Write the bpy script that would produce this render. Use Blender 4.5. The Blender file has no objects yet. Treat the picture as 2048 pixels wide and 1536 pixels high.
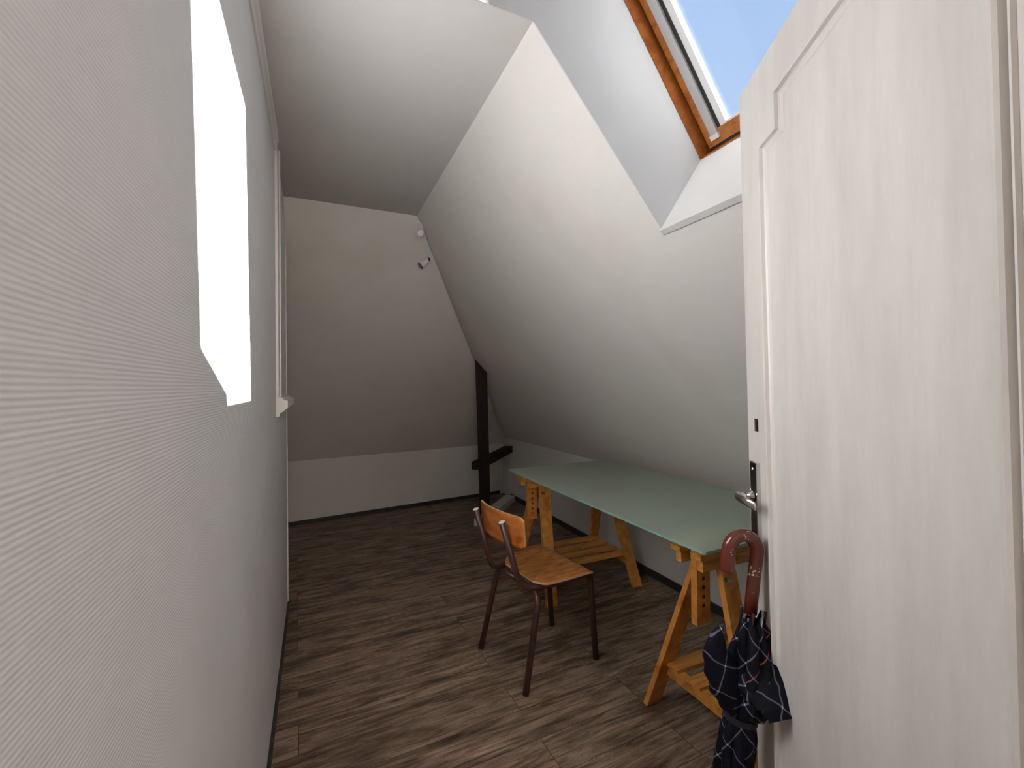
import bpy, bmesh, math, random
from mathutils import Vector, Matrix, Quaternion
random.seed(7)
PI = math.pi
sc = bpy.context.scene
col = sc.collection

# ------------------------------------------------------------------ camera
FPX = 882.57
yaw, pitch, roll = math.radians(24.0687), math.radians(.2049), math.radians(.5091)
fw = Vector((math.sin(yaw)*math.cos(pitch), math.cos(yaw)*math.cos(pitch), math.sin(pitch)))
rt = Vector((math.cos(yaw), -math.sin(yaw), 0)); upv = rt.cross(fw)
R_ = rt*math.cos(roll) - upv*math.sin(roll); U_ = upv*math.cos(roll) + rt*math.sin(roll)
cd = bpy.data.cameras.new('camera'); cam = bpy.data.objects.new('camera', cd); col.objects.link(cam)
cd.sensor_width = 36; cd.lens = 36*FPX/2048; cd.clip_start = .02
M3 = Matrix((R_, U_, -fw)).transposed()
cam.matrix_world = Matrix.Translation((0, 0, 1.25)) @ M3.to_4x4()
sc.camera = cam

# ------------------------------------------------------------------ world, sun, exposure
w = bpy.data.worlds.new('sky'); sc.world = w; w.use_nodes = True
nt = w.node_tree; nt.nodes.clear()
wo = nt.nodes.new('ShaderNodeOutputWorld'); bg = nt.nodes.new('ShaderNodeBackground')
tc = nt.nodes.new('ShaderNodeTexCoord'); sp = nt.nodes.new('ShaderNodeSeparateXYZ')
rp = nt.nodes.new('ShaderNodeValToRGB')
rp.color_ramp.elements[0].position = 0.0; rp.color_ramp.elements[0].color = (.66, .78, .95, 1)
rp.color_ramp.elements[1].position = .9; rp.color_ramp.elements[1].color = (.30, .47, .82, 1)
nt.links.new(tc.outputs['Generated'], sp.inputs[0]); nt.links.new(sp.outputs['Z'], rp.inputs[0])
nt.links.new(rp.outputs[0], bg.inputs[0]); bg.inputs[1].default_value = 1.15
nt.links.new(bg.outputs[0], wo.inputs[0])
SUN = Vector((1, -.200, .643)).normalized()
sl = bpy.data.lights.new('sun', 'SUN'); sl.energy = 63; sl.angle = math.radians(.53); sl.color = (1, .97, .93)
so = bpy.data.objects.new('sun', sl); col.objects.link(so); so.location = (4, -1, 5)
so.rotation_euler = SUN.to_track_quat('Z', 'Y').to_euler()
sc.view_settings.view_transform = 'Standard'; sc.view_settings.look = 'None'
sc.view_settings.gamma = 1; sc.view_settings.use_curve_mapping = False
sc.view_settings.exposure = 0.0

hl = bpy.data.lights.new('hallway_fill', 'AREA'); hl.shape = 'RECTANGLE'; hl.size = 1.2; hl.size_y = 1.2; hl.energy = 37; hl.color = (1, .88, .76)  # unseen fill light, added to brighten the back walls and floor
ho = bpy.data.objects.new('hallway_fill', hl); col.objects.link(ho); ho.location = (.35, -1.7, 1.7)
ho.rotation_euler = Vector((0, -1, .1)).to_track_quat('Z', 'Y').to_euler()

# ------------------------------------------------------------------ helpers
def link(name, bm, mat, parent=None, smooth=False, bevel=0):
    bmesh.ops.recalc_face_normals(bm, faces=bm.faces)
    me = bpy.data.meshes.new(name); bm.to_mesh(me); bm.free()
    if smooth:
        for p in me.polygons: p.use_smooth = True
    o = bpy.data.objects.new(name, me); col.objects.link(o)
    for m in (mat if isinstance(mat, (list, tuple)) else [mat]): me.materials.append(m)
    if parent: o.parent = parent
    if bevel:
        b = o.modifiers.new('bevel', 'BEVEL'); b.width = bevel; b.segments = 2; b.limit_method = 'ANGLE'
    return o
def struct(name, bm, mat, smooth=False, bevel=0, parent=None):
    o = link(name, bm, mat, parent, smooth, bevel)
    if not parent: o['kind'] = 'structure'
    return o
def thing(name, label, cat, loc=(0, 0, 0), rz=0, group=None):
    o = bpy.data.objects.new(name, None); col.objects.link(o); o.location = loc; o.rotation_euler = (0, 0, rz)
    o.empty_display_size = .05
    o['label'] = label; o['category'] = cat
    if group: o['group'] = group
    return o
def tag(o, label, cat, group=None):
    o['label'] = label; o['category'] = cat
    if group: o['group'] = group
    return o
def BM(): return bmesh.new()
def box(bm, x0, x1, y0, y1, z0, z1, M=None):
    vs = [Vector((x, y, z)) for x in (x0, x1) for y in (y0, y1) for z in (z0, z1)]
    if M: vs = [M @ v for v in vs]
    v = [bm.verts.new(p) for p in vs]
    for f in ((0, 1, 3, 2), (4, 6, 7, 5), (0, 4, 5, 1), (2, 3, 7, 6), (0, 2, 6, 4), (1, 5, 7, 3)):
        bm.faces.new([v[i] for i in f])
    return v
def hexa(bm, a, b):
    """solid between two matching quads"""
    va = [bm.verts.new(p) for p in a]; vb = [bm.verts.new(p) for p in b]; n = len(a)
    bm.faces.new(va); bm.faces.new(vb[::-1])
    for i in range(n):
        j = (i+1) % n; bm.faces.new((va[i], va[j], vb[j], vb[i]))
def prism(bm, poly, off):
    off = Vector(off); a = [Vector(p) for p in poly]; hexa(bm, a, [p+off for p in a])
def bar(bm, a, b, wv, hv):
    """bar from a to b; wv, hv half width / half height vectors"""
    a, b, wv, hv = map(Vector, (a, b, wv, hv))
    hexa(bm, [a-wv-hv, a+wv-hv, a+wv+hv, a-wv+hv], [b-wv-hv, b+wv-hv, b+wv+hv, b-wv+hv])
def smoothpath(pts, n=8, r=.03):
    """round the corners of a polyline with arcs"""
    pts = [Vector(p) for p in pts]; out = [pts[0]]
    for i in range(1, len(pts)-1):
        p0, p, p1 = pts[i-1], pts[i], pts[i+1]
        d0 = (p0-p); d1 = (p1-p); k = min(r, d0.length*.49, d1.length*.49)
        a = p+d0.normalized()*k; b = p+d1.normalized()*k
        for j in range(n+1):
            t = j/n; out.append(a*(1-t)**2+p*2*t*(1-t)+b*t*t)
    out.append(pts[-1]); return out
def tube(bm, pts, rad, seg=14, caps=True):
    pts = [Vector(p) for p in pts]; n = len(pts)
    rr = rad if isinstance(rad, (list, tuple)) else [rad]*n
    rings = []; N = None
    for i, p in enumerate(pts):
        t = (pts[min(i+1, n-1)]-pts[max(i-1, 0)]).normalized()
        if N is None: N = t.orthogonal().normalized()
        else: N = (N - t*N.dot(t)).normalized()
        B = t.cross(N)
        rings.append([bm.verts.new(p+(N*math.cos(2*PI*k/seg)+B*math.sin(2*PI*k/seg))*rr[i]) for k in range(seg)])
    for a, b in zip(rings, rings[1:]):
        for k in range(seg):
            bm.faces.new((a[k], a[(k+1) % seg], b[(k+1) % seg], b[k]))
    if caps:
        bm.faces.new(rings[0][::-1]); bm.faces.new(rings[-1])
def lathe(bm, prof, M=None, seg=24):
    rings = []
    for r, z in prof:
        ring = []
        for k in range(seg):
            v = Vector((r*math.cos(2*PI*k/seg), r*math.sin(2*PI*k/seg), z))
            ring.append(bm.verts.new(M @ v if M else v))
        rings.append(ring)
    for a, b in zip(rings, rings[1:]):
        for k in range(seg): bm.faces.new((a[k], a[(k+1) % seg], b[(k+1) % seg], b[k]))
    bm.faces.new(rings[0][::-1]); bm.faces.new(rings[-1])
def frameM(o, x, y, z):
    M = Matrix((Vector(x), Vector(y), Vector(z))).transposed().to_4x4(); M.translation = Vector(o); return M

# ------------------------------------------------------------------ materials
def mat(name):
    m = bpy.data.materials.new(name); m.use_nodes = True
    nt = m.node_tree; b = nt.nodes['Principled BSDF']; return m, nt, b
def N(nt, t, **k):
    n = nt.nodes.new(t)
    for a, v in k.items(): setattr(n, a, v)
    return n
def ramp(nt, fac, stops):
    r = N(nt, 'ShaderNodeValToRGB'); e = r.color_ramp.elements
    while len(e) < len(stops): e.new(.5)
    for x, (p, c) in zip(e, stops): x.position = p; x.color = (*c, 1)
    nt.links.new(fac, r.inputs[0]); return r
def plain(name, c, rough=.5, metal=0, spec=.5):
    m, nt, b = mat(name); b.inputs['Base Color'].default_value = (*c, 1)
    b.inputs['Roughness'].default_value = rough; b.inputs['Metallic'].default_value = metal
    b.inputs['Specular IOR Level'].default_value = spec
    return m
def paint(name, c, c2, rough=.6, scale=3, stretch=(1, 1, 1), rib=0, ribdist=.0008, lump=.0006, stain=None, spec=.3):
    m, nt, b = mat(name); L = nt.links.new
    t = N(nt, 'ShaderNodeTexCoord'); mp = N(nt, 'ShaderNodeMapping'); mp.inputs['Scale'].default_value = stretch
    L(t.outputs['Object'], mp.inputs[0])
    n = N(nt, 'ShaderNodeTexNoise'); n.inputs['Scale'].default_value = scale; n.inputs['Detail'].default_value = 6
    n.inputs['Roughness'].default_value = .65
    L(mp.outputs[0], n.inputs[0])
    r = ramp(nt, n.outputs[0], [(.35, c2), (.62, c)])
    last = r.outputs[0]
    if stain:
        n3 = N(nt, 'ShaderNodeTexNoise'); n3.inputs['Scale'].default_value = 1.6; n3.inputs['Detail'].default_value = 8
        L(t.outputs['Object'], n3.inputs[0])
        r3 = ramp(nt, n3.outputs[0], [(.55, (0, 0, 0)), (.75, (1, 1, 1))])
        mx = N(nt, 'ShaderNodeMix', data_type='RGBA'); L(r3.outputs[0], mx.inputs[0]); L(last, mx.inputs[6])
        mx.inputs[7].default_value = (*stain, 1); last = mx.outputs[2]
    L(last, b.inputs['Base Color']); b.inputs['Roughness'].default_value = rough
    b.inputs['Specular IOR Level'].default_value = spec
    n2 = N(nt, 'ShaderNodeTexNoise'); n2.inputs['Scale'].default_value = 140; n2.inputs['Detail'].default_value = 4
    L(t.outputs['Object'], n2.inputs[0])
    bp = N(nt, 'ShaderNodeBump'); bp.inputs['Distance'].default_value = lump; bp.inputs['Strength'].default_value = .6
    L(n2.outputs[0], bp.inputs['Height'])
    if rib:
        wv = N(nt, 'ShaderNodeTexWave', wave_type='BANDS', bands_direction='Z')
        wv.inputs['Scale'].default_value = .314/rib; wv.inputs['Distortion'].default_value = .9
        wv.inputs['Detail'].default_value = 2; wv.inputs['Detail Scale'].default_value = .6
        L(t.outputs['Object'], wv.inputs[0])
        b2 = N(nt, 'ShaderNodeBump'); b2.inputs['Distance'].default_value = ribdist; b2.inputs['Strength'].default_value = 1
        L(wv.outputs[0 if False else 'Fac'], b2.inputs['Height']); L(bp.outputs[0], b2.inputs['Normal'])
        L(b2.outputs[0], b.inputs['Normal'])
    else: L(bp.outputs[0], b.inputs['Normal'])
    return m
def wood(name, a, c, rough=.45, stretch=(1.2, 14, 14), scale=6, axis='Object', bump=.0004, dark=None, spec=.4):
    m, nt, b = mat(name); L = nt.links.new
    t = N(nt, 'ShaderNodeTexCoord'); mp = N(nt, 'ShaderNodeMapping'); mp.inputs['Scale'].default_value = stretch
    L(t.outputs[axis], mp.inputs[0])
    n = N(nt, 'ShaderNodeTexNoise'); n.inputs['Scale'].default_value = scale; n.inputs['Detail'].default_value = 8
    n.inputs['Distortion'].default_value = .6; L(mp.outputs[0], n.inputs[0])
    r = ramp(nt, n.outputs[0], [(.3, dark or a), (.45, a), (.7, c)])
    L(r.outputs[0], b.inputs['Base Color']); b.inputs['Roughness'].default_value = rough
    b.inputs['Specular IOR Level'].default_value = spec
    bp = N(nt, 'ShaderNodeBump'); bp.inputs['Distance'].default_value = bump
    L(n.outputs[0], bp.inputs['Height']); L(bp.outputs[0], b.inputs['Normal'])
    return m

WALLP = paint('ribbed_wallpaper', (.745, .75, .77), (.705, .71, .73), rough=.65, rib=.0042, ribdist=.00028, lump=.0005)
SLOPE = paint('cream_painted_wallpaper', (.83, .785, .755), (.79, .745, .71), rough=.7, rib=.0042, ribdist=.0002, lump=.0004, stain=(.74, .70, .62), scale=1.5)
CEIL = paint('ceiling_paint', (.63, .60, .58), (.61, .58, .56), rough=.7, lump=.0004)
KNEE = paint('knee_wall_paint', (.74, .71, .68), (.70, .67, .64), rough=.6, lump=.0004)
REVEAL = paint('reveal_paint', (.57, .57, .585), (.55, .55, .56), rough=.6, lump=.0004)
TRIM = paint('trim_paint', (.78, .76, .74), (.74, .72, .70), rough=.4, lump=.0001)
DOORP = paint('brushed_door_paint', (.74, .69, .645), (.63, .585, .545), rough=.38, scale=2.2, stretch=(5, 5, .9), lump=.0002, spec=.45, stain=(.64, .595, .54))
BASE = plain('dark_skirting', (.035, .033, .032), .5)
PINE = wood('orange_pine', (.58, .22, .045), (.72, .32, .08), stretch=(6, 6, 6), scale=3, dark=(.40, .13, .025))
PINE_X = wood('orange_pine_lengthwise', (.60, .24, .05), (.75, .36, .10), stretch=(1.5, 16, 16), scale=4, dark=(.42, .15, .03))
FRAMEW = wood('varnished_window_pine', (.30, .085, .015), (.42, .14, .03), stretch=(3, 3, 3), scale=9, rough=.35, dark=(.20, .05, .008))
PALEP = wood('pale_bare_pine', (.84, .72, .44), (.90, .80, .54), stretch=(1.5, 16, 16), scale=4, dark=(.66, .50, .26))
HOLE_SHADE = wood('drilled_hole_shade', (.07, .022, .008), (.10, .035, .012), stretch=(6, 6, 6), scale=6)  # dark wood for hole walls : shade inside the drilled holes put into the colour
SASHW = wood('varnished_sash_pine', (.42, .15, .035), (.55, .22, .06), stretch=(3, 3, 3), scale=12, rough=.35, dark=(.30, .09, .02))
PLY = wood('seat_plywood', (.44, .16, .045), (.62, .27, .085), stretch=(5, 16, 8), scale=3, rough=.28, dark=(.22, .07, .02))
PLYB = wood('backrest_plywood', (.46, .13, .025), (.58, .20, .05), stretch=(8, 3, 8), scale=3, rough=.25, dark=(.32, .08, .015))
PLYE = plain('plywood_edge', (.62, .36, .17), .5)
DARKT = wood('dark_old_timber', (.010, .004, .003), (.022, .009, .006), stretch=(8, 8, 1), scale=5, rough=.7)
TUBE = paint('rusty_brown_tube', (.075, .030, .022), (.045, .020, .016), rough=.38, scale=30, lump=.0002, spec=.5)
CHROME = plain('chrome', (.62, .61, .60), .16, 1)
DARKCH = plain('dark_plate_metal', (.055, .045, .042), .22, .8)
ALU = plain('grey_aluminium', (.50, .50, .51), .4, .3)
WHITEP = plain('white_plastic', (.78, .78, .78), .35)
BLACK = plain('black_seal_hole_shade', (.012, .012, .012), .6)
SCREW = plain('brass_screw', (.70, .62, .42), .3, .9)
LAMPG = plain('lamp_lens', (.36, .36, .36), .35, .2)
RINGM = plain('lamp_ring', (.16, .15, .14), .3, .9)
METAL = plain('umbrella_steel', (.55, .55, .56), .22, 1)

# floor : vinyl planks laid across the room
m, nt, b = mat('dark_oak_vinyl_planks'); FLOOR = m; L = nt.links.new
t = N(nt, 'ShaderNodeTexCoord'); mp = N(nt, 'ShaderNodeMapping'); mp.inputs['Rotation'].default_value = (0, 0, math.radians(-2))
L(t.outputs['Object'], mp.inputs[0])
br = N(nt, 'ShaderNodeTexBrick'); br.inputs['Scale'].default_value = 1; br.inputs['Brick Width'].default_value = 1.22
br.inputs['Row Height'].default_value = .152; br.inputs['Mortar Size'].default_value = .0010; br.offset = .37
br.inputs['Color1'].default_value = (0, 0, 0, 1); br.inputs['Color2'].default_value = (1, 1, 1, 1); br.inputs['Mortar'].default_value = (.5, .5, .5, 1)
L(mp.outputs[0], br.inputs[0])
ad = N(nt, 'ShaderNodeVectorMath', operation='MULTIPLY_ADD'); L(br.outputs['Color'], ad.inputs[0])
ad.inputs[1].default_value = (3.1, 5.7, 2.3); L(mp.outputs[0], ad.inputs[2])
m2 = N(nt, 'ShaderNodeMapping'); m2.inputs['Scale'].default_value = (1.6, 17, 1); L(ad.outputs[0], m2.inputs[0])
n1 = N(nt, 'ShaderNodeTexNoise'); n1.inputs['Scale'].default_value = 2.1; n1.inputs['Detail'].default_value = 12
n1.inputs['Roughness'].default_value = .68; n1.inputs['Distortion'].default_value = 1.1; L(m2.outputs[0], n1.inputs[0])
r1 = ramp(nt, n1.outputs[0], [(.30, (.040, .024, .016)), (.42, (.135, .088, .059)), (.55, (.265, .185, .130)), (.74, (.42, .32, .24))])
m3 = N(nt, 'ShaderNodeMapping'); m3.inputs['Scale'].default_value = (3, 9, 1); L(ad.outputs[0], m3.inputs[0])
n2 = N(nt, 'ShaderNodeTexNoise'); n2.inputs['Scale'].default_value = 1.6; n2.inputs['Detail'].default_value = 4; L(m3.outputs[0], n2.inputs[0])
r2 = ramp(nt, n2.outputs[0], [(.30, (.42, .40, .39)), (.5, (1, 1, 1)), (.75, (1.25, 1.2, 1.18))])
mx = N(nt, 'ShaderNodeMix', data_type='RGBA', blend_type='MULTIPLY'); mx.inputs[0].default_value = 1
L(r1.outputs[0], mx.inputs[6]); L(r2.outputs[0], mx.inputs[7])
m4 = N(nt, 'ShaderNodeMapping'); m4.inputs['Scale'].default_value = (5, 60, 1); L(ad.outputs[0], m4.inputs[0])
n4 = N(nt, 'ShaderNodeTexNoise'); n4.inputs['Scale'].default_value = 2.4; n4.inputs['Detail'].default_value = 10; n4.inputs['Roughness'].default_value = .75
n4.inputs['Distortion'].default_value = 1.4; L(m4.outputs[0], n4.inputs[0])
r4 = ramp(nt, n4.outputs[0], [(.36, (.18, .16, .15)), (.44, (.95, .95, .95)), (.70, (1.45, 1.42, 1.40))])
mx4 = N(nt, 'ShaderNodeMix', data_type='RGBA', blend_type='MULTIPLY'); mx4.inputs[0].default_value = .85
L(mx.outputs[2], mx4.inputs[6]); L(r4.outputs[0], mx4.inputs[7])
mx2 = N(nt, 'ShaderNodeMix', data_type='RGBA'); L(br.outputs['Fac'], mx2.inputs[0]); L(mx4.outputs[2], mx2.inputs[6]); mx2.inputs[7].default_value = (.02, .013, .01, 1)
L(mx2.outputs[2], b.inputs['Base Color']); b.inputs['Roughness'].default_value = .55; b.inputs['Specular IOR Level'].default_value = .35
bp = N(nt, 'ShaderNodeBump'); bp.inputs['Distance'].default_value = .0012; L(n1.outputs[0], bp.inputs['Height']); L(bp.outputs[0], b.inputs['Normal'])

# window pane : thin clear glass with a faint dusty streak
m, nt, b = mat('window_glass'); PANE = m; L = nt.links.new; nt.nodes.remove(b)
out = nt.nodes['Material Output']; tr = N(nt, 'ShaderNodeBsdfTransparent'); tr.inputs[0].default_value = (.95, .97, .98, 1)
gl = N(nt, 'ShaderNodeBsdfGlossy'); gl.inputs['Roughness'].default_value = .02
fr = N(nt, 'ShaderNodeFresnel'); fr.inputs[0].default_value = 1.45; ms = N(nt, 'ShaderNodeMixShader')
L(fr.outputs[0], ms.inputs[0]); L(tr.outputs[0], ms.inputs[1]); L(gl.outputs[0], ms.inputs[2]); L(ms.outputs[0], out.inputs[0])

# frosted glass
m, nt, b = mat('frosted_green_glass'); FROST = m
b.inputs['Base Color'].default_value = (.68, .74, .64, 1); b.inputs['Roughness'].default_value = .42
b.inputs['Base Color'].default_value = (.64, .73, .64, 1); b.inputs['Roughness'].default_value = .45
rf = nt.nodes.new('ShaderNodeBsdfRefraction'); rf.inputs['Color'].default_value = (.86, .92, .86, 1); rf.inputs['Roughness'].default_value = .30; rf.inputs['IOR'].default_value = 1.08
ms = nt.nodes.new('ShaderNodeMixShader'); ms.inputs[0].default_value = .66
nt.links.new(b.outputs[0], ms.inputs[1]); nt.links.new(rf.outputs[0], ms.inputs[2]); nt.links.new(ms.outputs[0], nt.nodes['Material Output'].inputs[0])
m, nt, b = mat('frosted_glass_edge'); FROSTE = m
b.inputs['Base Color'].default_value = (.36, .62, .53, 1); b.inputs['Roughness'].default_value = .25
b.inputs['Transmission Weight'].default_value = .3

# umbrella cloth : navy with thin pale windowpane check (on the cloth's own UV)
m, nt, b = mat('navy_check_cloth'); CLOTH = m; L = nt.links.new
uv = N(nt, 'ShaderNodeUVMap'); uv.uv_map = 'UVMap'; sp = N(nt, 'ShaderNodeSeparateXYZ')
mp = N(nt, 'ShaderNodeMapping'); mp.inputs['Rotation'].default_value = (0, 0, math.radians(38)); L(uv.outputs[0], mp.inputs[0])
L(mp.outputs[0], sp.inputs[0])
def lines(sock, period, width, shift=0):
    a = N(nt, 'ShaderNodeMath', operation='MULTIPLY_ADD'); a.inputs[1].default_value = 1/period; a.inputs[2].default_value = shift; L(sock, a.inputs[0])
    f = N(nt, 'ShaderNodeMath', operation='FRACT'); L(a.outputs[0], f.inputs[0])
    c = N(nt, 'ShaderNodeMath', operation='LESS_THAN'); c.inputs[1].default_value = width/period; L(f.outputs[0], c.inputs[0]); return c
lx = lines(sp.outputs[0], .052, .0026); ly = lines(sp.outputs[1], .052, .0026)
sm = N(nt, 'ShaderNodeMath', operation='ADD'); L(lx.outputs[0], sm.inputs[0]); L(ly.outputs[0], sm.inputs[1])
rr = ramp(nt, sm.outputs[0], [(0, (.0045, .005, .011)), (.5, (.11, .12, .16))]); 
r_o = lines(sp.outputs[0], .156, .002, .5); 
sm2 = N(nt, 'ShaderNodeMath', operation='MULTIPLY'); sm2.inputs[1].default_value = .5; L(sm.outputs[0], sm2.inputs[0])
e = rr.color_ramp.elements.new(1.0); e.color = (.55, .56, .60, 1); L(sm2.outputs[0], rr.inputs[0])
mo = N(nt, 'ShaderNodeMix', data_type='RGBA'); L(r_o.outputs[0], mo.inputs[0]); L(rr.outputs[0], mo.inputs[6]); mo.inputs[7].default_value = (.30, .09, .06, 1)
L(mo.outputs[2], b.inputs['Base Color']); b.inputs['Roughness'].default_value = .6; b.inputs['Specular IOR Level'].default_value = .15
# crook : red brown varnish with worn chips
m, nt, b = mat('worn_varnished_handle'); CROOK = m; L = nt.links.new
t = N(nt, 'ShaderNodeTexCoord'); n = N(nt, 'ShaderNodeTexNoise'); n.inputs['Scale'].default_value = 190; n.inputs['Detail'].default_value = 3
n0 = N(nt, 'ShaderNodeTexNoise'); n0.inputs['Scale'].default_value = 26; L(t.outputs['Object'], n0.inputs[0]); L(t.outputs['Object'], n.inputs[0])
mm = N(nt, 'ShaderNodeMath', operation='MULTIPLY'); L(n.outputs[0], mm.inputs[0]); L(n0.outputs[0], mm.inputs[1])
r = ramp(nt, mm.outputs[0], [(.39, (.125, .020, .010)), (.41, (.72, .55, .42))]); L(r.outputs[0], b.inputs['Base Color'])
b.inputs['Roughness'].default_value = .22; b.inputs['Coat Weight'].default_value = .4
RIBTIP = plain('rib_tip', (.05, .02, .018), .4)

# ------------------------------------------------------------------ room shell
XL, YC, HC, XA, XR = -.148, 2.80, 2.28, .57, 1.996
ZK, ZR, YB, YT, YS, YN = .58, .66, 4.749, 2.66, 1.11, .35
XFL = -1.5
def sz(x): return ZR + (XR-x)*(HC-ZR)/(XR-XA)        # height of the right slope
def yb(x): return YB + .1285*(x-XR)
def quad(bm, *p): return bm.faces.new([bm.verts.new(Vector(q)) for q in p])
bm = BM(); box(bm, -3.2, 2.3, -2.2, 5.2, -.08, 0); struct('floor', bm, FLOOR)
# left wall, ends in an outside corner
bm = BM(); box(bm, XL-.14, XL, -2.2, YC, 0, HC); struct('wall_left', bm, WALLP)
bm = BM(); tube(bm, [(XL-.001, YC, 0.0), (XL-.001, YC, HC)], .006, 10); struct('trim_1', bm, TRIM)
# recess beyond the left wall
bm = BM(); box(bm, XFL-.1, XFL, YC-.2, 5.2, 0, HC); box(bm, XFL, XL-.14, YC-.3, YC-.2, 0, HC); struct('wall_recess', bm, KNEE)
# back knee wall
bm = BM(); prism(bm, [(XFL, yb(XFL), 0), (XR+.1, yb(XR+.1), 0), (XR+.1, yb(XR+.1), ZK), (XFL, yb(XFL), ZK)], (0, .1, 0))
struct('wall_back', bm, KNEE)
# right knee wall
bm = BM(); box(bm, XR, XR+.1, -.1, YB+.02, 0, ZR); struct('wall_right', bm, KNEE)
# back slope (ruled surface)
bm = BM(); NX, NZ = 24, 24; g = []
for j in range(NZ+1):
    k = j/NZ; z = ZK+(HC-ZK)*k; xe = XR+(XA-XR)*k
    row = []
    for i in range(NX+1):
        x = XFL+(xe-XFL)*i/NX; row.append(bm.verts.new((x, yb(x)+(YT-yb(x))*k, z)))
    g.append(row)
for j in range(NZ):
    for i in range(NX): bm.faces.new((g[j][i], g[j][i+1], g[j+1][i+1], g[j+1][i]))
g2 = [[bm.verts.new(v.co+Vector((0, .08, .06))) for v in row] for row in g]
for j in range(NZ):
    for i in range(NX): bm.faces.new((g2[j][i], g2[j+1][i], g2[j+1][i+1], g2[j][i+1]))
    for i in (0, NX): bm.faces.new((g[j][i], g[j+1][i], g2[j+1][i], g2[j][i]))
for i in range(NX):
    for j in (0, NZ): bm.faces.new((g[j][i], g[j][i+1], g2[j][i+1], g2[j][i]))
struct('wall_back_slope', bm, SLOPE)
# right slope with the skylight opening left out
TH = Vector((.08, 0, .07))
P1 = Vector((1.03, 0, sz(1.03)))
bm = BM()
def slopepiece(y0, y1, xa, xb):
    a = [Vector((xa, y0, sz(xa))), Vector((xb, y0, sz(xb))), Vector((xb, y1, sz(xb))), Vector((xa, y1, sz(xa)))]
    hexa(bm, a, [p+TH for p in a])
a = [Vector(p) for p in ((XA, YS, HC), (XR, YS, ZR), (XR, YB-.02, ZR), (XR, YB, ZK), (XA, YT, HC))]
hexa(bm, a, [p+TH for p in a])
slopepiece(-.1, YN, XA, XR); slopepiece(YN, YS, P1.x, XR)
struct('wall_right_slope', bm, SLOPE)
# skylight shaft
F0 = Vector((1.207, 0, 2.015)); G = Vector((-.592, 0, .806)); NV = Vector((.806, 0, .592)); LW = .76
F1 = F0+G*LW; XS = .30
poly = [P1, F0, F1, Vector((XS, 0, F1.z)), Vector((XS, 0, HC)), Vector((XA, 0, HC))]
def at(p, y): return Vector((p.x, y, p.z))
bm = BM(); prism(bm, [at(p, YS-.004) for p in poly], (0, .0037, 0)); struct('wall_shaft_far', bm, REVEAL)
bm = BM(); prism(bm, [at(p, YN+.004) for p in poly], (0, -.0037, 0)); struct('wall_shaft_near', bm, REVEAL)
bm = BM(); d = (F0-P1).normalized(); dn = Vector((d.z, 0, -d.x))
a0, a1 = P1-d*.012, F0
hexa(bm, [at(a0, YN), at(a1, YN), at(a1, YS), at(a0, YS)], [at(a0+dn*.022, YN), at(a1+dn*.022, YN), at(a1+dn*.022, YS), at(a0+dn*.022, YS)])
struct('trim_2', bm, TRIM, bevel=.001)
bm = BM(); box(bm, XS, F1.x+.06, YN-.04, YS+.04, F1.z, F1.z+.05); box(bm, XS-.05, XS, YN-.04, YS+.04, HC-.0, F1.z+.05)
struct('wall_shaft_top', bm, REVEAL)
# ceiling
bm = BM()
for (x0, x1, y0, y1) in ((XFL-.1, XA, YS+.0, YT), (XL-.14, XS, YN, YS), (XL-.14, XA, -.1, YN)):
    box(bm, x0, x1, y0, y1, HC, HC+.08)
struct('ceiling', bm, CEIL)
# wall with the doorway behind the photographer, hallway beyond
bm = BM(); box(bm, .585, 2.3, -.1, .05, 0, 2.6); box(bm, XL-.14, .585, -.1, .05, 1.985, 2.6); struct('wall_front', bm, TRIM)
bm = BM(); box(bm, -3.2, 2.3, -2.3, -2.2, 0, 2.5); box(bm, 2.3, 2.4, -2.3, -.1, 0, 2.5)
struct('wall_hallway', bm, KNEE)
bm = BM(); box(bm, XL-.14, 2.4, -2.3, -.1, 2.5, 2.56); struct('ceiling_hallway', bm, CEIL)
# skirtings
bm = BM(); box(bm, XL, XL+.008, -.1, YC, 0, .045); struct('baseboard_left', bm, BASE)
bm = BM(); box(bm, XR-.012, XR, .05, 4.50, 0, .045); struct('baseboard_right', bm, BASE)
bm = BM(); prism(bm, [(XFL, yb(XFL), 0), (1.95, yb(1.95), 0), (1.95, yb(1.95), .035), (XFL, yb(XFL), .035)], (0, -.012, 0)); struct('baseboard_back', bm, BASE)
# mouldings at the far end of the left wall
bm = BM(); box(bm, XL, XL+.011, 2.07, 2.155, 1.205, HC); box(bm, XL, XL+.016, 2.155, 2.17, 1.205, HC); struct('trim_3', bm, TRIM, bevel=.002)
bm = BM(); prof = [(0, 1.128), (.012, 1.128), (.014, 1.142), (.026, 1.150), (.044, 1.165), (.044, 1.195), (.026, 1.200), (.024, 1.208), (0, 1.212)]
prism(bm, [(XL+a, 2.07, z) for a, z in prof], (0, .60, 0)); struct('trim_4', bm, TRIM)
bm = BM(); prof = [(0, HC), (0, HC-.045), (.006, HC-.045), (.008, HC-.02), (.016, HC-.016), (.018, HC)]
prism(bm, [(XL+a, .05, z) for a, z in prof], (0, 2.01, 0)); struct('trim_5', bm, TRIM)

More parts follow.
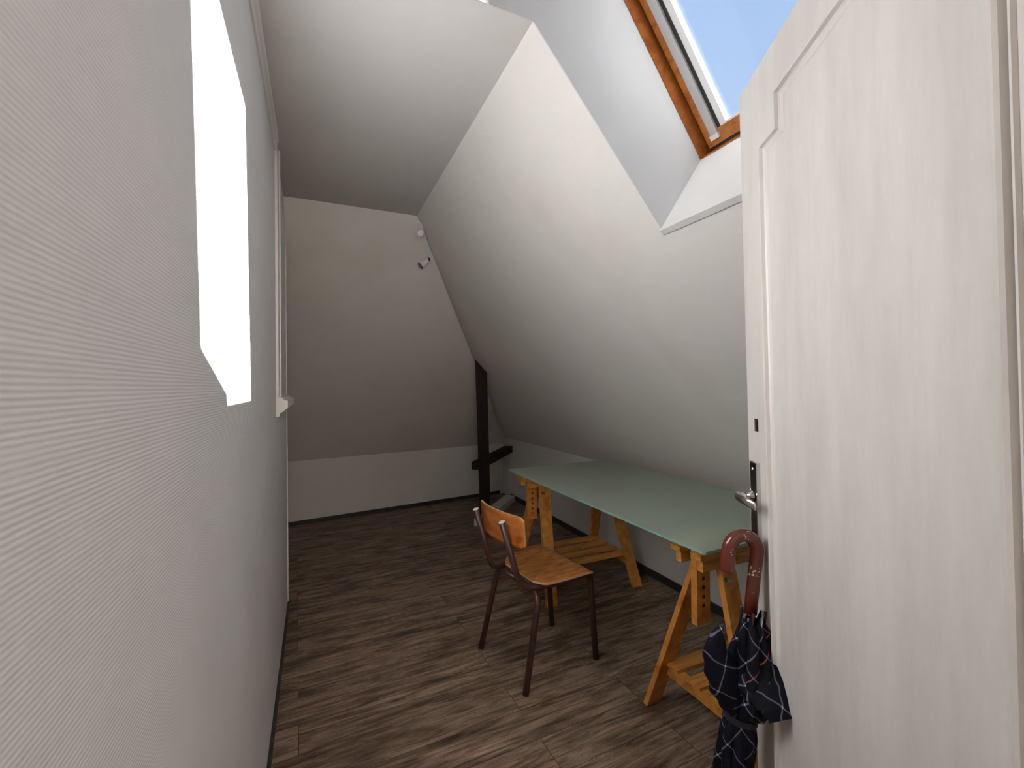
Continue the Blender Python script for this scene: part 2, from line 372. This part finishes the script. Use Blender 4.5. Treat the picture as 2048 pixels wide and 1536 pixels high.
# ------------------------------------------------------------------ skylight window
def wpt(u, g, n): return F0 + Vector((0, YS-u, 0)) + G*g + NV*n      # u towards camera, g up the slope, n outward
U = YS-YN
win = bpy.data.objects.new('window_1', None); col.objects.link(win); win['kind'] = 'structure'; win.location = wpt(U/2, 0, 0)
bpy.context.view_layer.update()
def wlink(name, bm, m, parent=None, **k):
    off = -win.location
    bmesh.ops.translate(bm, verts=bm.verts, vec=off)
    return link(name, bm, m, parent or win, **k)
def wbox(bm, u0, u1, g0, g1, n0, n1):
    c = [[wpt(u, g, n) for (u, g) in ((u0, g0), (u1, g0), (u1, g1), (u0, g1))] for n in (n0, n1)]
    hexa(bm, c[0], c[1])
def ring(bm, u0, u1, g0, g1, w_, n0, n1, wb=None, wt=None):
    wb = wb or w_; wt = wt or w_
    wbox(bm, u0, u0+w_, g0, g1, n0, n1); wbox(bm, u1-w_, u1, g0, g1, n0, n1)
    wbox(bm, u0+w_, u1-w_, g0, g0+wb, n0, n1); wbox(bm, u0+w_, u1-w_, g1-wt, g1, n0, n1)
bm = BM(); ring(bm, -.03, U+.03, -.03, LW+.03, .034, -.002, .095); wlink('window_frame', bm, FRAMEW)
bm = BM(); ring(bm, .008, U-.008, .012, LW-.01, .030, .055, .085, wb=.045, wt=.09); wlink('sash', bm, SASHW)
bm = BM(); ring(bm, .004, U-.004, .004, LW-.004, .006, .062, .066); wlink('seal', bm, BLACK)
bm = BM(); ring(bm, -.08, U+.08, -.08, LW+.08, .105, .088, .100); wlink('sun_leak_cover', bm, ALU)  # unseen cover ring, added to stop sun leaking in around the sash
bm = BM(); wbox(bm, .034, .062, .045, LW-.06, .048, .062); r1o = wlink('blind_rail', bm, ALU)
bm = BM(); wbox(bm, U-.062, U-.034, .045, LW-.06, .048, .062); wlink('blind_rail', bm, ALU)
bm = BM(); wbox(bm, .032, .064, .030, .046, .044, .066); wbox(bm, U-.064, U-.032, .030, .046, .044, .066); wlink('rail_cap', bm, WHITEP)
bm = BM(); wbox(bm, .062, .0725, .05, LW-.07, .058, .070); wbox(bm, U-.125, U-.062, .05, LW-.07, .058, .070); wlink('dark_channel', bm, BLACK)
bm = BM(); ring(bm, .0725, U-.120, .057, .672, .0215, .060, .075, wb=.006, wt=.020); wlink('glazing_bead', bm, WHITEP)
bm = BM(); wbox(bm, .036, U-.036, .05, LW-.08, .0745, .0785); wlink('pane', bm, PANE)

# ------------------------------------------------------------------ door
C0 = Vector((.937, .742, 1.939)); DH = Vector((.514, .858, 0)).normalized()
NH = Vector((DH.y, -DH.x, 0)); UP = (Vector((0, 0, 1))-NH*.0159).normalized(); DN = DH.cross(UP)
if DN.dot(NH) < 0: DN = -DN
DW, DT = .752, .04
def dp(s, v, n=0): return C0 - DH*s + UP*v + DN*(-n)       # s from free edge, v up from top edge, n out of the face (towards viewer)
ZV = -(C0.z-.012)/UP.z
door = bpy.data.objects.new('door_1', None); col.objects.link(door); door['kind'] = 'structure'; door.location = dp(DW, ZV, 0)
def dlink(name, bm, m, parent=None, **k):
    bmesh.ops.translate(bm, verts=bm.verts, vec=-door.location)
    return link(name, bm, m, parent or door, **k)
def dbox(bm, s0, s1, v0, v1, n0, n1):
    hexa(bm, [dp(s0, v0, n0), dp(s1, v0, n0), dp(s1, v1, n0), dp(s0, v1, n0)], [dp(s0, v0, n1), dp(s1, v0, n1), dp(s1, v1, n1), dp(s0, v1, n1)])
# leaf with the two lock holes cut through its face : built from panels around the hole
bm = BM(); hs0, hs1, hv0, hv1 = .034, .056, -.800, -.770
dbox(bm, 0, DW, ZV, 0, -DT, -.012)
dbox(bm, 0, hs0, ZV, 0, -.012, 0); dbox(bm, hs1, DW, ZV, 0, -.012, 0)
dbox(bm, hs0, hs1, hv1, 0, -.012, 0); dbox(bm, hs0, hs1, ZV, hv0, -.012, 0)
bmesh.ops.remove_doubles(bm, verts=bm.verts, dist=1e-5)
dlink('leaf', bm, DOORP)
bm = BM(); dbox(bm, hs0+.0005, hs1-.0005, hv0+.0005, hv1-.0005, -.0118, -.0015); dlink('lock_hole_shade', bm, BLACK)  # black block in the recess, painted shade for the inside of the hole
bm = BM(); dbox(bm, hs0+.012, hs1-.003, hv0+.005, hv1-.007, -.0015, .0005); dlink('lock_stub', bm, CHROME)
# moulding swept around a panel with notched corners
def inset(path, d):
    n = len(path); out = []
    for i in range(n):
        p0, p, p1 = path[i-1], path[i], path[(i+1) % n]
        e0 = (p-p0).normalized(); e1 = (p1-p).normalized()
        n0 = Vector((-e0.y, e0.x)); n1 = Vector((-e1.y, e1.x))
        k = (n0+n1); k = k/(1+n0.dot(n1)); out.append(p+k*d)
    return out
s0, s1, v1, v0, q = .107, .647, -.100, -1.80, .072
path = [Vector(p) for p in ((s0, v0+q), (s0+q, v0+q), (s0+q, v0), (s1-q, v0), (s1-q, v0+q), (s1, v0+q), (s1, v1-q), (s1-q, v1-q), (s1-q, v1), (s0+q, v1), (s0+q, v1-q), (s0, v1-q))]
prof = [(0, 0), (.0012, .0045), (.0035, .0048), (.0050, .0004), (.0068, .0004), (.0082, .009), (.0115, .0118), (.0150, .0108), (.0168, .004), (.020, .0016), (.026, .0008), (.030, 0)]
bm = BM(); rings = []
for d_, h_ in prof:
    rings.append([bm.verts.new(dp(p.x, p.y, h_+.0002)) for p in inset(path, d_)])
n_ = len(path)
for a, b_ in zip(rings, rings[1:]):
    for i in range(n_): bm.faces.new((a[i], a[(i+1) % n_], b_[(i+1) % n_], b_[i]))
dlink('moulding', bm, DOORP)
bm = BM(); tube(bm, [dp(.384, -1.122, .0004), dp(.389, -1.131, .0006), dp(.400, -1.146, .0004)], .0007, 6); dlink('paint_scratch', bm, WHITEP)
# lock plate, lever
bm = BM(); dbox(bm, .024, .056, -1.100, -.872, 0, .008); dlink('lock_plate', bm, DARKCH, bevel=.002)
bm = BM(); dbox(bm, .0560, .0600, -1.102, -.870, 0, .0090); dbox(bm, .0225, .0240, -1.102, -.870, 0, .0085); pl = dlink('plate_rim', bm, CHROME, bevel=.001)
for v_ in (-.886, -1.085):
    bm = BM(); Mx = frameM(dp(.040, v_, .008), -DH, UP, -DN); lathe(bm, [(.0045, 0), (.0045, .001), (.003, .0025)], Mx, 16); dlink('screw', bm, CHROME)
bm = BM(); Mx = frameM(dp(.040, -.948, .008), -DH, UP, -DN)
lathe(bm, [(.0115, 0), (.0115, .004), (.0085, .007), (.0080, .016)], Mx, 24)
pts = smoothpath([dp(.040, -.948, .012), dp(.030, -.948, .046), dp(.126, -.950, .040)], 12, .040)
# lever : flattened tube that widens along its blade
rings = []
for i, p in enumerate(pts):
    tt = i/(len(pts)-1); tn = (pts[min(i+1, len(pts)-1)]-pts[max(i-1, 0)]).normalized()
    B = UP; S = tn.cross(B).normalized(); hb = .0075+.0035*tt; hs = .0080-.0035*tt
    if i == len(pts)-1: hb *= .85; hs *= .8
    rings.append([bm.verts.new(p+B*hb*math.cos(2*PI*k/14)+S*hs*math.sin(2*PI*k/14)) for k in range(14)])
for a, b_ in zip(rings, rings[1:]):
    for k in range(14): bm.faces.new((a[k], a[(k+1) % 14], b_[(k+1) % 14], b_[k]))
bm.faces.new(rings[0][::-1]); bm.faces.new(rings[-1])
dlink('door_handle', bm, CHROME, smooth=True)
# hinges on the far side of the leaf
for v_ in (-.25, -1.65):
    bm = BM(); tube(bm, [dp(DW+.006, v_-.04, -.005), dp(DW+.006, v_+.04, -.005)], .006, 12); dlink('hinge', bm, CHROME)

# ------------------------------------------------------------------ trestle
def holed_board(bm, M, w_, t_, L_, holes, r):
    """board along local z 0..L_, width w_ (x), thickness t_ (y), round holes at heights"""
    segs = 16; cell = .0145
    def V(x, y, z): return bm.verts.new(M @ Vector((x, y, z)))
    ys = (-t_/2, t_/2); zs = [0]; 
    for h in sorted(holes): zs += [h-cell, h+cell]
    zs.append(L_)
    for y in ys:
        for i in range(0, len(zs), 2):
            bm.faces.new([V(-w_/2, y, zs[i]), V(w_/2, y, zs[i]), V(w_/2, y, zs[i+1]), V(-w_/2, y, zs[i+1])])
        for h in holes:
            def outer(a):
                c, s_ = math.cos(a), math.sin(a); k = min((w_/2)/abs(c) if abs(c) > 1e-6 else 9, cell/abs(s_) if abs(s_) > 1e-6 else 9)
                return (c*k, h+s_*k)
            angs = [2*PI*k/segs for k in range(segs)]
            ca = math.atan2(cell, w_/2); angs = sorted(angs+[ca, PI-ca, PI+ca, 2*PI-ca])
            for k in range(len(angs)):
                a0, a1 = angs[k], angs[(k+1) % len(angs)]
                o0, o1 = outer(a0), outer(a1)
                bm.faces.new([V(o0[0], y, o0[1]), V(o1[0], y, o1[1]), V(math.cos(a1)*r, y, h+math.sin(a1)*r), V(math.cos(a0)*r, y, h+math.sin(a0)*r)])
    for h in holes:
        for k in range(segs):
            a0, a1 = 2*PI*k/segs, 2*PI*(k+1)/segs
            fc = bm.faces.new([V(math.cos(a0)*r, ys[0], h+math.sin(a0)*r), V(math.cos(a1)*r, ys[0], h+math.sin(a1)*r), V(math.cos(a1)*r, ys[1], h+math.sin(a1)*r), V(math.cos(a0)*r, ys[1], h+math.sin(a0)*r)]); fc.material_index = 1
    for x in (-w_/2, w_/2): bm.faces.new([V(x, ys[0], 0), V(x, ys[1], 0), V(x, ys[1], L_), V(x, ys[0], L_)])
    for z in (0, L_): bm.faces.new([V(-w_/2, ys[0], z), V(w_/2, ys[0], z), V(w_/2, ys[1], z), V(-w_/2, ys[1], z)])
    bmesh.ops.remove_doubles(bm, verts=bm.verts, dist=1e-6)
GT = .735                                              # underside of the glass is GT-.009
def make_trestle(label, loc, rz, beam):
    t = thing('trestle', label, 'trestle', loc, rz, 'trestles under the glass table top')
    ztop = .662
    for sy in (-1, 1):
        for sx in (-1, 1):
            bm = BM(); a = Vector((sx*.235, sy*.040, ztop)); b_ = Vector((sx*.302, sy*.245, 0))
            dy = Vector((0, .0115, 0)); wv = Vector((.034, 0, 0))
            hexa(bm, [b_-wv-dy, b_+wv-dy, b_+wv+dy, b_-wv+dy], [a-wv-dy, a+wv-dy, a+wv+dy, a-wv+dy])
            link('leg', bm, PINE, t, bevel=.0015)
        bm = BM(); box(bm, -.370, .325, sy*.045-.022, sy*.045+.022, .674, .692)
        link('top_rail', bm, PINE_X, t, bevel=.0015)
        bm = BM()
        for sx in (-1, 1):
            box(bm, -.352 if sx < 0 else .272, -.272 if sx < 0 else .312, sy*.047-.012, sy*.047+.012, .632, .674)
        box(bm, -.200, .200, sy*.047-.012, sy*.047+.012, .632, .674)
        link('lower_rail', bm, PINE_X, t, bevel=.0015)
    for sx in (-1, 1):
        bm = BM(); M = Matrix.Translation((sx*.300, 0, .43))
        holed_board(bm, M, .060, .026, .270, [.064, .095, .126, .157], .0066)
        link('height_post', bm, [PINE, HOLE_SHADE], t)
    bm = BM(); box(bm, -.355, .310, -.036, .036, .700, .7257); link('support_beam', bm, beam, t, bevel=.0015)
    zs = .175; ysl = .245-(.205)*(zs/ztop)
    sh = bpy.data.objects.new('shelf', None); col.objects.link(sh); sh.parent = t
    for sx in (-1, 1):
        bm = BM(); x0 = sx*.262; box(bm, x0-.011, x0+.011, -ysl-.005, ysl+.005, zs-.045, zs)
        link('shelf_rail', bm, PINE, sh, bevel=.0015)
    for k in range(4):
        yy = -ysl+.035+k*(2*ysl-.07)/3
        bm = BM(); box(bm, -.285, .285, yy-.031, yy+.031, zs, zs+.012); link('slat', bm, PINE_X, sh, bevel=.001)
    # wing bolt on the near leg
    bm = BM(); lathe(bm, [(.009, 0), (.009, .003), (.004, .004), (.004, .012)], frameM((-.262, -.071, .600), (1, 0, 0), (0, 0, 1), (0, -1, 0)), 14)
    box(bm, -.272, -.252, -.087, -.083, .593, .607); link('wing_bolt', bm, CHROME, t)
    return t
make_trestle('orange pine trestle at the far end of the glass table, behind the wooden chair', (1.515, 2.44, 0), 0, PINE_X)
make_trestle('orange pine trestle under the near end of the glass table, partly hidden by the umbrella', (1.505, 1.125, 0), 0, PALEP)

# glass top
tt = thing('table_top', 'pale green frosted glass table top lying on two orange wooden trestles', 'table', (1.083, .995, GT-.009), 0)
def roundrect(x0, x1, y0, y1, r, n=5):
    pts = []
    for cx, cy, a0 in ((x1-r, y1-r, 0), (x0+r, y1-r, PI/2), (x0+r, y0+r, PI), (x1-r, y0+r, 1.5*PI)):
        for k in range(n+1):
            a = a0+PI/2*k/n; pts.append((cx+r*math.cos(a), cy+r*math.sin(a)))
    return pts
bm = BM(); pr_ = roundrect(0, .752, 0, 1.51, .012)
v0_ = [bm.verts.new((x, y, 0)) for x, y in pr_]; v1_ = [bm.verts.new((x, y, .009)) for x, y in pr_]
bm.faces.new(v0_[::-1]); bm.faces.new(v1_)
for i in range(len(pr_)):
    f = bm.faces.new((v0_[i], v0_[(i+1) % len(pr_)], v1_[(i+1) % len(pr_)], v1_[i])); f.material_index = 1
link('glass_sheet', bm, [FROST, FROSTE], tt)

# ------------------------------------------------------------------ chair
ch = thing('chair', 'old school chair with plywood seat and brown steel tube frame beside the glass table', 'chair', (.94, 1.825, 0), math.radians(8))
R1 = .0138
bm = BM()
for s in (-1, 1):
    tube(bm, smoothpath([(-.262, s*.115, .690), (-.175, s*.120, .395), (-.02, s*.160, .396), (.165, s*.160, .402)], 10, .055), R1, 14)
link('side_frame', bm, TUBE, ch, smooth=True)
for s in (-1, 1):
    bm = BM(); tube(bm, smoothpath([(.10, s*.160, .401), (.172, s*.160, .402), (.200, s*.165, .004)], 10, .05), R1, 14)
    link('leg', bm, TUBE, ch, smooth=True)
for s in (-1, 1):
    bm = BM(); tube(bm, smoothpath([(-.110, s*.02, .376), (-.118, s*.168, .374), (-.202, s*.190, .004)], 10, .045), R1, 14)
    link('leg', bm, TUBE, ch, smooth=True)
for s in (-1, 1):
    bm = BM(); M = Matrix.Translation((-.262, s*.115, .690)) @ Vector((-.087, -s*.005, .295)).to_track_quat('Z', 'X').to_matrix().to_4x4()
    lathe(bm, [(R1*.98, -.001), (R1*.98, .0015), (R1*.6, .003)], M, 16); link('end_cap', bm, WHITEP, ch)
# seat : moulded ply, front edge rolls down
def seat_z(x, y):
    z = .4195
    z -= .006*math.exp(-((x+.0)**2+y**2)/.012)
    if x > .13: z -= .020*((x-.13)/.065)**2
    if x < -.06: z += .006*((-.06-x)/.06)**2
    return z
bm = BM(); NU, NVV = 26, 26; top = []; bot = []
for i in range(NU+1):
    a = i/NU; x = -.126+.302*a
    hw = .176+.014*math.sin(min(1, a*1.5)*PI/2); hf = hw
    if a < .20: hw *= 1-.22*(1-a/.20)**2.2
    if a < .34: hf *= 1-.52*(1-a/.34)**2.0
    if a > .93: hw *= 1-.05*((a-.93)/.07)**2; hf *= 1-.05*((a-.93)/.07)**2
    ys_ = [-hw+(hw+hf)*j/NVV for j in range(NVV+1)]
    top.append([bm.verts.new((x, y, seat_z(x, y))) for y in ys_])
    bot.append([bm.verts.new((x, y, seat_z(x, y)-.009)) for y in ys_])
for i in range(NU):
    for j in range(NVV):
        bm.faces.new((top[i][j], top[i+1][j], top[i+1][j+1], top[i][j+1])); bm.faces.new((bot[i][j], bot[i][j+1], bot[i+1][j+1], bot[i+1][j]))
    for j in (0, NVV):
        f = bm.faces.new((top[i][j], bot[i][j], bot[i+1][j], top[i+1][j])); f.material_index = 1
for j in range(NVV):
    for i in (0, NU):
        f = bm.faces.new((top[i][j], top[i][j+1], bot[i][j+1], bot[i][j])); f.material_index = 1
seat = link('seat', bm, [PLY, PLYE], ch)
for p in seat.data.polygons: p.use_smooth = p.material_index == 0
for x, y in ((-.075, .075), (-.09, -.115), (.13, -.150), (.12, .150), (-.03, .155), (.00, -.158)):
    bm = BM(); lathe(bm, [(.0045, 0), (.0045, .0012), (.002, .002)], Matrix.Translation((x, y, seat_z(x, y)-.0002)), 12); link('screw', bm, SCREW, seat)
# backrest
bm = BM(); front = []; back = []; nI, nJ = 30, 10
for i in range(nI+1):
    a = 2*i/nI-1; y = a*.182
    ht = .058*(1-.0*a*a); rr = 1.0
    e = abs(a); k = 1.0
    if e > .84: k = math.sqrt(max(0, 1-((e-.84)/.16)**2))*.20+.80
    rowf, rowb = [], []
    for j in range(nJ+1):
        c = 2*j/nJ-1; z = .648+c*(ht+.007)*k+.004*(1-a*a)*(1 if c > 0 else 0)
        x = -.236+.037*a*a-.004*c
        rowf.append(bm.verts.new((x, y, z))); rowb.append(bm.verts.new((x+.0085, y*.995, z)))
    front.append(rowf); back.append(rowb)
for i in range(nI):
    for j in range(nJ):
        bm.faces.new((front[i][j], front[i+1][j], front[i+1][j+1], front[i][j+1])); bm.faces.new((back[i][j], back[i][j+1], back[i+1][j+1], back[i+1][j]))
    for j in (0, nJ):
        f = bm.faces.new((front[i][j], back[i][j], back[i+1][j], front[i+1][j])); f.material_index = 1
for j in range(nJ):
    for i in (0, nI):
        f = bm.faces.new((front[i][j], front[i][j+1], back[i][j+1], back[i][j])); f.material_index = 1
br_ = link('backrest', bm, [PLYB, PLYE], ch)
for p in br_.data.polygons: p.use_smooth = p.material_index == 0

# ------------------------------------------------------------------ umbrella
UF = Vector((.815, .730, .0)); UT = Vector((.892, .673, .89))
E3 = (UT-UF).normalized(); E1 = Vector((.913, -.408, 0)); E1 = (E1-E3*E1.dot(E3)).normalized(); E2 = E3.cross(E1)
if E2.dot(Vector((.408, .913, 0))) < 0: E2 = -E2
um = thing('umbrella', 'closed navy checked umbrella with brown crook handle leaning against the white door', 'umbrella', UF)
def up_(h, a=0, c=0): return E3*h+E1*a+E2*c           # local to the umbrella's tip; a to the right, c away from viewer
KU = 1.0
# crook
pts = [up_(.745), up_(.80), up_(.86), up_(.880)]
rc = .0315
for k in range(1, 17):
    a = PI*k/16; pts.append(up_(.880+rc*1.15*math.sin(a), -rc*(1-math.cos(a))))
pts += [up_(.866, -.0640), up_(.850, -.0622), up_(.838, -.0612), up_(.834, -.0608)]
rad = [.0135]*3+[.0142]*17+[.0148, .0155, .0165, .0150]
bm = BM(); tube(bm, pts, rad[:len(pts)], 20); link('handle', bm, CROOK, um, smooth=True)
bm = BM(); tube(bm, [up_(.02), up_(.75)], .0048, 12); tube(bm, [up_(.737), up_(.748)], .0095, 16); link('shaft', bm, METAL, um, smooth=True)
bm = BM(); lathe(bm, [(.0035, 0), (.0050, .01), (.0055, .06), (.0075, .07)], Matrix(((E1.x, E2.x, E3.x, 0), (E1.y, E2.y, E3.y, 0), (E1.z, E2.z, E3.z, .0008), (0, 0, 0, 1))), 16); link('ferrule', bm, METAL, um)
# canopy : folded cloth, lofted sections (h, centre a, centre c, half a, half c, fold depth)
SEC = [(.738, .002, -.004, .022, .024, .28), (.715, .008, -.006, .032, .034, .32), (.690, .010, -.008, .040, .042, .34), (.655, .010, -.010, .045, .050, .34),
       (.610, .004, -.014, .048, .056, .32), (.570, .000, -.018, .050, .060, .30), (.545, -.001, -.014, .044, .050, .28), (.530, .001, -.006, .036, .037, .22),
       (.515, .001, -.002, .031, .031, .14), (.500, .000, -.002, .035, .035, .20), (.470, -.002, -.003, .039, .039, .26), (.420, -.003, -.004, .042, .042, .28),
       (.360, -.002, -.003, .043, .043, .26), (.290, 0, 0, .040, .040, .24), (.220, 0, 0, .034, .034, .22), (.150, 0, 0, .026, .026, .20), (.095, 0, 0, .016, .016, .15), (.065, 0, 0, .0075, .0075, 0)]
def interp(h):
    for a, b_ in zip(SEC, SEC[1:]):
        if b_[0] <= h <= a[0]:
            t = (a[0]-h)/(a[0]-b_[0]); t2 = t*t*(3-2*t)*.5+t*.5
            return [x+(y-x)*t2 for x, y in zip(a, b_)]
    return SEC[-1]
bm = BM(); uvl = bm.loops.layers.uv.new('UVMap'); NA, NH_ = 128, 120; grid = []
for j in range(NH_+1):
    h = .738+(.065-.738)*j/NH_; s = interp(h); row = []
    tw = (h-.515)*4.2 if h < .515 else (h-.515)*1.6
    for i in range(NA):
        th = 2*PI*i/NA; ph = th*8+tw*4
        f = abs(math.sin(ph/2)); f = f**.7
        f = 1-s[5]*(1-f)+.06*math.sin(3*th+h*21)*(1 if h > .52 else .5)+.04*math.sin(5*th-h*47)
        q = up_(h+(.012*math.sin(th*8) if j == 0 else 0), s[1]+s[3]*f*math.cos(th), s[2]+s[4]*f*math.sin(th))
        row.append((bm.verts.new(q), th, h, tw))
    grid.append(row)
for j in range(NH_):
    for i in range(NA):
        k = (i+1) % NA
        q4 = (grid[j][i], grid[j][k], grid[j+1][k], grid[j+1][i])
        f = bm.faces.new([q[0] for q in q4])
        for lp, (vv, th, h, tw), wrap in zip(f.loops, q4, (0, 1, 1, 0)):
            if wrap and k == 0: th = 2*PI
            lp[uvl].uv = (th*.046+tw*.03, h)
def flap(path, wid, thk, uo):
    """folded lobe of cloth : flattened closed sections along a path"""
    n = len(path); rows = []; SG = 24
    for i, p in enumerate(path):
        tn = (path[min(i+1, n-1)]-path[max(i-1, 0)]).normalized()
        wdir = tn.cross(E2).normalized(); ddir = wdir.cross(tn).normalized()
        row = []
        for k in range(SG):
            a = 2*PI*k/SG; row.append((bm.verts.new(p+wdir*wid[i]*math.cos(a)*(1+.08*math.sin(3*a+i))+ddir*thk[i]*math.sin(a)), wid[i]*math.cos(a)+uo, p.dot(E3)))
        rows.append(row)
    for a, b_ in zip(rows, rows[1:]):
        for k in range(SG):
            q4 = (a[k], a[(k+1) % SG], b_[(k+1) % SG], b_[k]); f = bm.faces.new([q[0] for q in q4])
            for lp, q in zip(f.loops, q4): lp[uvl].uv = (q[1], q[2])
    bm.faces.new([q[0] for q in rows[0]][::-1]); bm.faces.new([q[0] for q in rows[-1]])
def catm(pts, n=6):
    out = []
    P = [pts[0]]+list(pts)+[pts[-1]]
    for i in range(1, len(P)-2):
        for k in range(n):
            t = k/n; a, b_, c, d = P[i-1], P[i], P[i+1], P[i+2]
            out.append(tuple(.5*((2*b_[m])+(-a[m]+c[m])*t+(2*a[m]-5*b_[m]+4*c[m]-d[m])*t*t+(-a[m]+3*b_[m]-3*c[m]+d[m])*t**3) for m in range(len(a))))
    out.append(tuple(pts[-1])); return out
# left lobe : (h, a, c, half width, half thickness)
K = catm([(.722, -.070, -.02, .003, .003), (.700, -.078, -.022, .015, .010), (.665, -.080, -.024, .026, .015), (.630, -.066, -.024, .034, .020), (.590, -.046, -.022, .036, .024), (.550, -.026, -.014, .026, .022), (.520, -.010, -.006, .014, .014)])
flap([up_(k[0], k[1], k[2]) for k in K], [k[3] for k in K], [k[4] for k in K], .1)
# right flap towards the door and the viewer
K = catm([(.64, .000, -.030, .050, .016), (.625, .012, -.050, .050, .014), (.612, .020, -.068, .046, .012), (.600, .026, -.082, .040, .009), (.590, .028, -.092, .034, .006), (.583, .030, -.100, .026, .003)])
flap([up_(k[0], k[1], k[2]) for k in K], [k[3] for k in K], [k[4] for k in K], .33)
link('canopy', bm, CLOTH, um, smooth=True)
bm = BM(); pts = [up_(.517, .001+.0335*math.cos(a), -.002+.0335*math.sin(a)) for a in [2*PI*k/32 for k in range(33)]]
rings = []
for i, p in enumerate(pts[:-1]):
    cdir = (p-up_(.517, .001, -.002)).normalized()
    rings.append([bm.verts.new(p+E3*dz+cdir*dr) for dz, dr in ((-.007, 0), (.007, 0), (.007, .002), (-.007, .002))])
for i in range(len(rings)):
    a, b_ = rings[i], rings[(i+1) % len(rings)]
    for k in range(4): bm.faces.new((a[k], a[(k+1) % 4], b_[(k+1) % 4], b_[k]))
link('strap', bm, plain('strap_cloth', (.016, .012, .022), .7), um)
for k in range(8):
    a = 2*PI*k/8+.3; r0 = .020
    p0 = up_(.720, .004+(r0+.004)*math.cos(a), -.004+(r0+.004)*math.sin(a)); p1 = up_(.752+.006*math.sin(3*k), .004+(r0+.003)*math.cos(a), -.004+(r0+.003)*math.sin(a))
    bm = BM(); tube(bm, [p0, p1], [.0022, .0034], 8); link('rib_tip', bm, RIBTIP if k % 2 else METAL, um)

# ------------------------------------------------------------------ post, cross timber, floor timber in the far corner
D1 = Vector((.66, .75, 0)).normalized(); D2 = Vector((D1.y, -D1.x, 0))
pb = Vector((1.43, 3.83, .062)); pt = Vector((1.335, 3.648, 1.37)); ax = (pt-pb).normalized()
fx = Vector((.93, -.36, 0)).normalized(); fy = Vector((.36, .93, 0)).normalized()
bm = BM(); lo = []; hi = []
for sx, sy in ((-1, -1), (1, -1), (1, 1), (-1, 1)):
    q = pb+fx*sx*.050+fy*sy*.030; lo.append(q)
    # run along the axis until just under the slope
    kx = (HC-ZR)/(XR-XA); t_ = (ZR+(XR-q.x)*kx-q.z)/(ax.z+kx*ax.x); hi.append(q+ax*(t_-.004))
hexa(bm, lo, hi); o = link('timber_post', bm, DARKT, None, bevel=.004)
tag(o, 'dark brown leaning timber post rising from the floor timber to the sloped ceiling', 'post')
bm = BM(); a = Vector((1.297, 3.70, .542)); b_ = Vector((1.917, 4.395, .562))
# two lengths either side of the post
k0 = .26
bar(bm, a, b_, D2*.045, Vector((0, 0, .034))); o = link('cross_timber', bm, DARKT, None, bevel=.004)
tag(o, 'short dark horizontal timber crossing the leaning post at knee wall height', 'beam')
bm = BM(); bar(bm, (1.33, 3.71, .031), (1.925, 4.39, .031), D2*.055, (0, 0, .031)); o = link('floor_timber', bm, KNEE, None, bevel=.003)
tag(o, 'white painted floor timber running from far corner to beneath the dark post', 'beam')

# ------------------------------------------------------------------ ceiling spotlight bar on the back slope
def bs(x, z, off=0):
    k = (z-ZK)/(HC-ZK); y = yb(x)+(YT-yb(x))*k
    return Vector((x, y, z))+Vector((0, -.64, -.77))*off
sp_ = thing('spotlight_bar', 'small white spotlight bar with two swivel heads high on the back slope', 'lamp', bs(.625, 2.185))
def sl_(p): return p-sp_.location
A_, B_ = bs(.588, 2.245), bs(.688, 2.100); dd = (B_-A_).normalized(); nn = Vector((0, -.64, -.77)); nn = (nn-dd*nn.dot(dd)).normalized(); ww = dd.cross(nn)
bm = BM(); a = sl_(A_); b_ = sl_(B_); pts = []
for k in range(9): pts.append(a+ww*.022*math.cos(PI/2+PI*k/8)*1+dd*-.022*math.sin(PI*k/8)*1) if False else None
out = []
for k in range(11): ang = PI/2+PI*k/10; out.append(a+dd*.022*math.cos(ang)+ww*.022*math.sin(ang))
for k in range(11): ang = -PI/2+PI*k/10; out.append(b_+dd*.022*math.cos(ang)+ww*.022*math.sin(ang))
hexa(bm, [p+nn*.002 for p in out], [p+nn*.018 for p in out]); link('mounting_plate', bm, WHITEP, sp_)
for base, aim in ((A_+dd*.04, Vector((-.28, -.90, -.33))), (B_-dd*.005, Vector((-.80, .05, -.62)))):
    aim.normalize(); st = sl_(base)+nn*.018; el = st+nn*.022-ww*.0
    bm = BM(); tube(bm, [st, el, el+aim*.012], .0045, 10); hd = link('spot_arm', bm, DARKCH, sp_)
    M = frameM(el+aim*.010, aim.orthogonal().normalized(), aim.cross(aim.orthogonal()).normalized(), aim)
    bm = BM(); lathe(bm, [(.010, 0), (.0155, .004), (.0155, .030), (.019, .036), (.0205, .062), (.018, .063), (.0175, .058)], M, 24); h_ = link('spot_head', bm, WHITEP, sp_, smooth=False)
    bm = BM(); lathe(bm, [(.0205, .0605), (.0225, .061), (.0225, .068), (.0175, .0685), (.0175, .066)], M, 24); link('spot_ring', bm, RINGM, h_)
    bm = BM(); lathe(bm, [(.0170, .064), (.0150, .0665), (.006, .0675)], M, 24); link('bulb', bm, LAMPG, h_)
